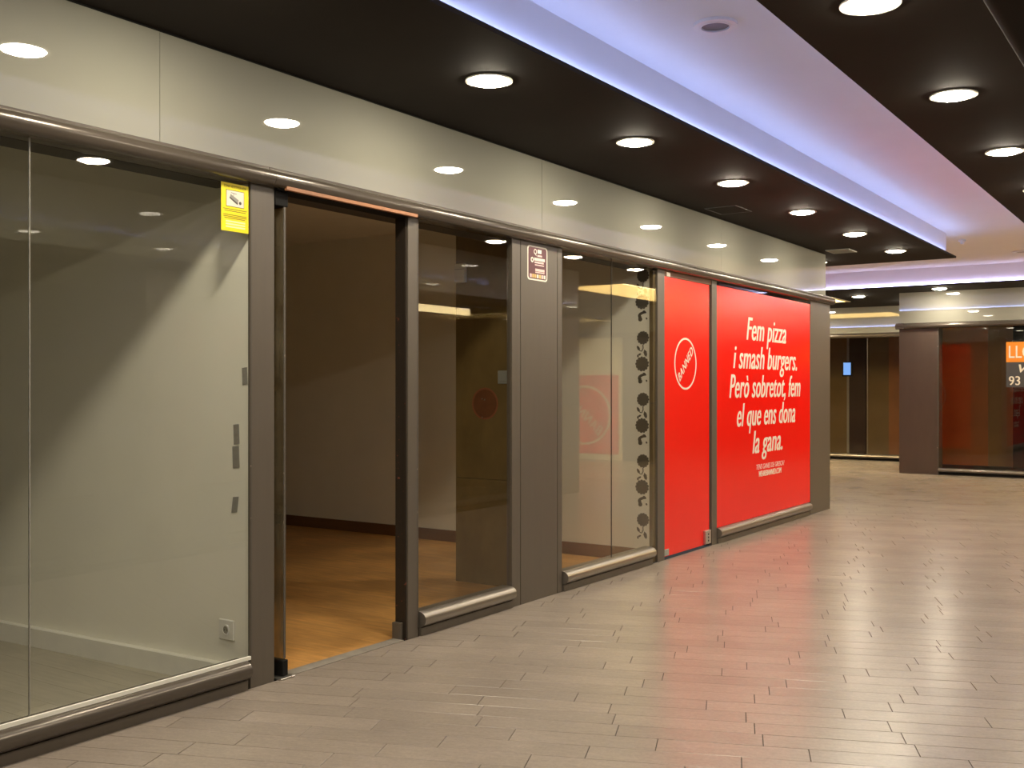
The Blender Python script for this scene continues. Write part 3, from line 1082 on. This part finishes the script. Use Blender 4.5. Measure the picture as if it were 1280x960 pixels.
def curl(bm, pts, w0, w1, a):
    n = len(pts)
    Lp, Rp = [], []
    for i in range(n):
        p = Vector(pts[i])
        t = (Vector(pts[min(i + 1, n - 1)]) - Vector(pts[max(i - 1, 0)])).normalized()
        q = Vector((-t.y, t.x)) * (w0 + (w1 - w0) * i / (n - 1))
        Lp.append(p + q)
        Rp.append(p - q)
    for i in range(n - 1):
        prism(bm, [tuple(Lp[i]), tuple(Lp[i + 1]), tuple(Rp[i + 1]), tuple(Rp[i])], 'y', a - 0.001, a)


places = ['topmost', 'second from the top', 'third from the top', 'second from the bottom', 'lowest']
for i, zt in enumerate((2.46, 1.925, 1.395, 0.865, 0.36)):
    e = empty('flower_decal', (-0.12, WY2, zt - 0.3), '%s black flower decal on the cream wall' % places[i], 'decal', 'flower decals on the end wall')
    bm = bmesh.new()
    petal_flower(bm, -0.118, zt, 0.060, 13, WY2)
    from_bm('blossom', bm, 'decal_ink', e)
    bm = bmesh.new()
    curl(bm, [(-0.118, zt - 0.06), (-0.116, zt - 0.09), (-0.13, zt - 0.115), (-0.15, zt - 0.11)], 0.005, 0.004, WY2)
    leaf(bm, -0.148, zt - 0.112, -0.176, zt - 0.065, 0.012, WY2)
    from_bm('leaf_sprig', bm, 'decal_ink', e)
    for q in ((-0.105, -0.10, -0.085, -0.165, 0.016), (-0.165, -0.15, -0.135, -0.135, 0.009), (-0.165, -0.17, -0.168, -0.142, 0.009)):
        bm = bmesh.new()
        leaf(bm, q[0], zt + q[1], q[2], zt + q[3], q[4], WY2)
        from_bm('leaf', bm, 'decal_ink', e)
    if i < 4:
        bm = bmesh.new()
        petal_flower(bm, -0.126, zt - 0.225, 0.066, 13, WY2, 0.2)
        from_bm('blossom', bm, 'decal_ink', e)
        bm = bmesh.new()
        curl(bm, [(-0.085 - 0.075 * math.sin(t) * 0.9, zt - 0.345 + 0.03 * math.cos(t)) for t in [0.1 * k for k in range(2, 24, 2)]], 0.010, 0.016, WY2)
        prism(bm, ring_pts(-0.144, zt - 0.374, 0.020, 12), 'y', WY2 - 0.001, WY2)
        from_bm('curl', bm, 'decal_ink', e)
        for q in ((-0.12, -0.30, -0.085, -0.325, 0.011), (-0.090, -0.36, -0.078, -0.38, 0.008)):
            bm = bmesh.new()
            leaf(bm, q[0], zt + q[1], q[2], zt + q[3], q[4], WY2)
            from_bm('leaf', bm, 'decal_ink', e)

# ------------------------------------------------------------------ side front round the corner (seen only in the far glass)
sd = empty('wall_side_front', (-2, 12.9, 0), None, None, None, 'structure')
box('side_wall', -8, -0.26, 12.72, 12.90, 0, RB, 'taupe', sd)
box('side_fascia', -8, -0.10, 12.72, 12.90, RB, 3.15, 'fascia_gloss', sd)
rp = empty('red_poster', (-1.9, 12.905, 0.1), 'red poster with circled emblem round the corner, out of view', 'poster')
box('vinyl_sheet', -3.6, -0.63, 12.906, 12.910, 0.12, 2.47, 'red_vinyl', rp)
emblem(rp, '+y', 12.910, -1.68, 1.32, 0.52, 0.02)

# ------------------------------------------------------------------ far fronts
FFY = 19.0
fp = empty('trim_11', (-0.33, FFY, 0), 'wide dark brown post at the corner of the far shop front', None, None, 'structure')
pbr('far_post', (0.085, 0.058, 0.044), 0.45, var=0.07, scale=(8, 8, 2))
box('post_panel', -0.665, -0.03, FFY, FFY + 0.3, 0, RB, 'far_post', fp, bev=0.003)
box('post_edge', -0.034, -0.012, FFY - 0.004, FFY + 0.3, 0, RB, 'edge_chipped', fp)
box('return_panel', -0.66, -0.56, FFY + 0.3, 21.9, 0, RB, 'far_post', fp)
fr = empty('trim_12', (1, FFY, RB), 'dark bullnose rail over the far shop window', None, None, 'structure')
flat_shade_auto(prism_obj('rail_segment', [(q[0], q[1]) for q in [(FFY - (p[0] - 0.0), p[1]) for p in rail_profile()]], 'x', -0.72, 11, 'rail_metal', fr))
flat_shade_auto(prism_obj('rail_return', [(-0.66 - p[0], p[1]) for p in rail_profile()], 'y', FFY - 0.06, 21.9, 'rail_metal', fr))
ff = empty('wall_fascia_far', (1, FFY, RT), 'glossy greige fascia above the far shop window', None, None, 'structure')
for a, b in ((-0.67, 2.2), (2.203, 5.2), (5.203, 11)):
    box('fascia_panel', a, b, FFY + 0.03, FFY + 0.08, RT - 0.01, 3.15, 'fascia_gloss', ff)
box('fascia_return', -0.67, -0.62, FFY + 0.08, 21.9, RT - 0.01, 3.15, 'fascia_gloss', ff)
w5 = empty('window_5', (1, FFY, 0), 'far shop window with brown interior and rental sign', None, None, 'structure')
for a, b in ((-0.012, 2.2), (2.204, 4.4)):
    box('glass_pane', a, b, FFY + 0.036, FFY + 0.046, 0.115, RB + 0.01, 'glass_dim', w5)
p = []
for k in range(11):
    a = math.pi / 2 - math.pi * k / 10
    p.append((FFY + 0.012 - 0.06 * math.cos(a), 0.080 + 0.035 * math.sin(a)))
p += [(FFY + 0.07, 0.045), (FFY + 0.07, 0.115)]
flat_shade_auto(prism_obj('sill_bar', p, 'x', -0.012, 4.4, 'sill_metal', w5))
box('kick_plate', -0.012, 4.4, FFY, FFY + 0.07, 0, 0.045, 'black', w5)
# its interior
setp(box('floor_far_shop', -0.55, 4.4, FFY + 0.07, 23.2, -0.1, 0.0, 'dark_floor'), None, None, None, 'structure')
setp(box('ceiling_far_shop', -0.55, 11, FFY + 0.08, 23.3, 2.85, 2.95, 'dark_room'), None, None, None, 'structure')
iw = empty('wall_far_shop', (1, 22.4, 0), 'orange and brown panelled wall inside the far shop', None, None, 'structure')
IY = 21.6
box('wall_panel', -0.55, 0.33, IY, IY + 0.08, 0, 2.85, 'far_orange', iw)
box('wall_panel', 0.332, 0.80, IY + 0.004, IY + 0.08, 0, 2.85, 'far_brown', iw)
box('dark_column', 0.80, 1.02, IY - 0.25, IY + 0.08, 0, 2.85, 'black', iw)
box('wall_panel', 1.02, 4.4, IY - 0.1, IY + 0.08, 0, 2.85, 'far_rose', iw)
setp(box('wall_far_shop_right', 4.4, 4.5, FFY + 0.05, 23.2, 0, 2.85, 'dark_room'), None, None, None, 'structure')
# rental sign
rs = empty('rental_sign', (1.7, FFY + 0.03, 1.5), 'orange and black rental sign in the far window, cut by the frame', 'sign')
box('orange_board', 1.045, 2.45, FFY + 0.026, FFY + 0.034, 1.915, 2.25, 'orange_print', rs)
box('black_board', 1.045, 2.45, FFY + 0.026, FFY + 0.034, 1.50, 1.915, 'dark_grey', rs)
text('lettering', 'LLO', '-y', FFY + 0.026, 1.085, 1.45, 1.985, 0.20, 'white_vinyl', rs, bold=0.01)
text('lettering', 'V', '-y', FFY + 0.026, 1.235, 1.385, 1.745, 0.13, 'white_vinyl', rs, shear=0.3, bold=0.02)
text('lettering', '93 13', '-y', FFY + 0.026, 1.085, 1.50, 1.535, 0.145, 'white_vinyl', rs, bold=0.02)

# far front continues to the right (only seen mirrored): red front with big emblem
fw = empty('wall_far_right', (7.5, FFY, 0), None, None, None, 'structure')
box('front_panel', 4.4, 6.1, FFY, FFY + 0.1, 0, RB, 'taupe', fw)
box('front_panel', 6.1, 11, FFY + 0.01, FFY + 0.1, 0, RB, 'wall_shop', fw)
r2 = empty('red_poster', (7, FFY, 0.1), 'red poster with circled emblem in the right passage, out of view', 'poster')
box('vinyl_sheet', 6.2, 7.6, FFY - 0.004, FFY + 0.008, 0.12, 1.75, 'red_vinyl', r2)
emblem(r2, '-y', FFY - 0.004, 6.98, 0.92, 0.62, 0.05)

# recessed front at the very back
RY = 21.9
rr = empty('trim_13', (-3, RY, RB), 'dark rail over the recessed shop front', None, None, 'structure')
flat_shade_auto(prism_obj('rail_segment', [(RY - p[0], p[1]) for p in rail_profile()], 'x', -8, -0.66, 'rail_metal', rr))
setp(box('wall_fascia_recess', -8, -0.62, RY + 0.03, RY + 0.08, RT - 0.01, 3.15, 'fascia_gloss'), 'glossy cream fascia over the recessed shop front', None, None, 'structure')
w6 = empty('window_6', (-3, RY, 0), 'dark recessed shop window at the back', None, None, 'structure')
for a, b in ((-8, -4.0), (-3.996, -2.02), (-2.016, -0.66)):
    box('glass_pane', a, b, RY + 0.036, RY + 0.046, 0.115, RB + 0.01, 'glass_dim', w6)
box('sealant', -2.02, -2.016, RY + 0.037, RY + 0.045, 0.115, RB, 'tape_grey', w6)
p = [(q[0] - FFY + RY, q[1]) for q in p]
p = []
for k in range(11):
    a = math.pi / 2 - math.pi * k / 10
    p.append((RY + 0.012 - 0.06 * math.cos(a), 0.080 + 0.035 * math.sin(a)))
p += [(RY + 0.07, 0.045), (RY + 0.07, 0.115)]
flat_shade_auto(prism_obj('sill_bar', p, 'x', -8, -0.66, 'sill_metal', w6))
box('kick_plate', -8, -0.66, RY, RY + 0.07, 0, 0.045, 'black', w6)
setp(box('floor_recess_shop', -8, -0.56, RY + 0.07, 24.2, -0.1, 0.0, 'dark_floor'), None, None, None, 'structure')
setp(box('ceiling_recess_shop', -8, -0.56, RY + 0.08, 24.3, 2.85, 2.95, 'dark_room'), None, None, None, 'structure')
pbr('recess_brown', (0.17, 0.11, 0.042), 0.5, var=0.15, scale=(2, 2, 2))
pbr('recess_orange', (0.28, 0.11, 0.035), 0.5, var=0.15, scale=(2, 2, 2))
pbr('recess_dark', (0.035, 0.014, 0.009), 0.5)
bw = empty('wall_recess_shop', (-3, 24.2, 0), 'dark brown back wall inside the recessed shop', None, None, 'structure')
box('wall_panel', -8, -3.0, 24.1, 24.2, 0, 2.85, 'recess_brown', bw)
box('reflection_strip', -3.06, -2.99, 24.06, 24.1, 0, 2.85, 'tape_grey', bw)  # pale bar painted in for the soffit's reflection on the glass
box('wall_panel', -2.99, -2.62, 24.0, 24.2, 0, 2.85, 'recess_dark', bw)
box('wall_panel', -2.62, -2.13, 24.06, 24.2, 0, 2.85, 'recess_brown', bw)
box('wall_panel', -2.13, -0.56, 24.05, 24.2, 0, 2.85, 'recess_orange', bw)
setp(box('wall_recess_right', -0.56, -0.46, 21.9, 24.2, 0, 2.85, 'dark_room'), None, None, None, 'structure')
e = empty('wall_screen', (-2.45, 21.99, 1.74), 'small glowing blue screen behind the recessed window', 'screen')
box('bezel', -2.535, -2.325, 21.947, 21.97, 1.725, 2.035, 'black', e)
box('display', -2.51, -2.36, 21.9465, 21.948, 1.755, 2.01, 'screen_glow', e)

# ------------------------------------------------------------------ end walls of the crossing
setp(box('wall_passage_left', -8.1, -8.0, 12.7, 24.2, 0, 3.46, 'dark_room'), None, None, None, 'structure')
setp(box('wall_passage_right', 11.0, 11.1, 12.7, 19.1, 0, 3.46, 'dark_room'), None, None, None, 'structure')

# ------------------------------------------------------------------ opposite (right) fronts, where the camera looks out of an open shop
OX = 3.56
orl = empty('trim_14', (OX, 5, RB), 'dark bullnose rail of the right shop fronts at the top corner', None, None, 'structure')
flat_shade_auto(prism_obj('rail_segment', rail_profile(-1, OX - 0.03), 'y', -3, 12.955, 'soffit_black', orl))
box('header', OX + 0.02, OX + 0.30, -3, 12.9, RB, 3.15, 'soffit_black', orl)
ofa = empty('wall_fascia_right', (OX, 5, RT), 'glossy greige fascia above the right shop fronts', None, None, 'structure')
for a, b in ((-3, 0.4), (0.403, 3.7), (3.703, 7.0), (7.003, 10.2), (10.203, 12.915)):
    box('fascia_panel', OX, OX + 0.02, a, b, RT - 0.01, 3.15, 'fascia_gloss', ofa)


def opost(n, y0, y1, lab):
    setp(box('trim_%d' % n, OX, OX + 0.09, y0, y1, 0, RB, 'taupe', None, bev=0.002), lab, None, None, 'structure')


def owin(n, y0, y1, lab):
    e = empty('window_%d' % n, (OX, (y0 + y1) / 2, 0), lab, None, None, 'structure')
    box('glass_pane', OX + 0.036, OX + 0.046, y0, y1, 0.148, RB, 'glass_dim', e)
    sill(e, y0, y1, 'rail_metal', sgn=-1, x=OX)


opost(15, 4.05, 4.2, 'taupe jamb of the right opening, out of view')
owin(7, 4.2, 5.65, 'first right shop window, out of view')
opost(16, 5.65, 5.95, 'taupe post between right windows, out of view')
owin(8, 5.95, 8.6, 'second right shop window, out of view')
opost(17, 8.6, 9.1, 'second taupe post between right windows, out of view')
owin(9, 9.1, 12.2, 'third right shop window, out of view')
opost(18, 12.2, 12.93, 'taupe corner post of the right fronts, out of view')
opost(19, -3.0, -1.6, 'taupe panel at the near end of the right fronts, out of view')
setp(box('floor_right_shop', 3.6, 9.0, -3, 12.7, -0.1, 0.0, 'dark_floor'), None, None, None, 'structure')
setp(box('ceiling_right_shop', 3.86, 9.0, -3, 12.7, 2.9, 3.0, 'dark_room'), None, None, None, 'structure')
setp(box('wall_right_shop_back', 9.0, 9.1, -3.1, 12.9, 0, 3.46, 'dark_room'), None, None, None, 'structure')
setp(box('wall_right_shop_end', 3.66, 11.0, 12.72, 12.90, 0, 3.15, 'taupe'), None, None, None, 'structure')
e = empty('light_box', (5.03, 11.3, 2.52), 'warm lit light box hung in the right shop, mirrored in the narrow window', 'light')
box('housing', 5.004, 5.06, 10.2, 12.25, 2.52, 2.66, 'black', e)
box('lit_face', 5.0, 5.004, 10.2, 12.25, 2.535, 2.635, 'lightbox_glow', e)
for yy in (10.5, 12.0):
    box('hanger', 5.03, 5.04, yy, yy + 0.01, 2.66, 2.9, 'black', e)
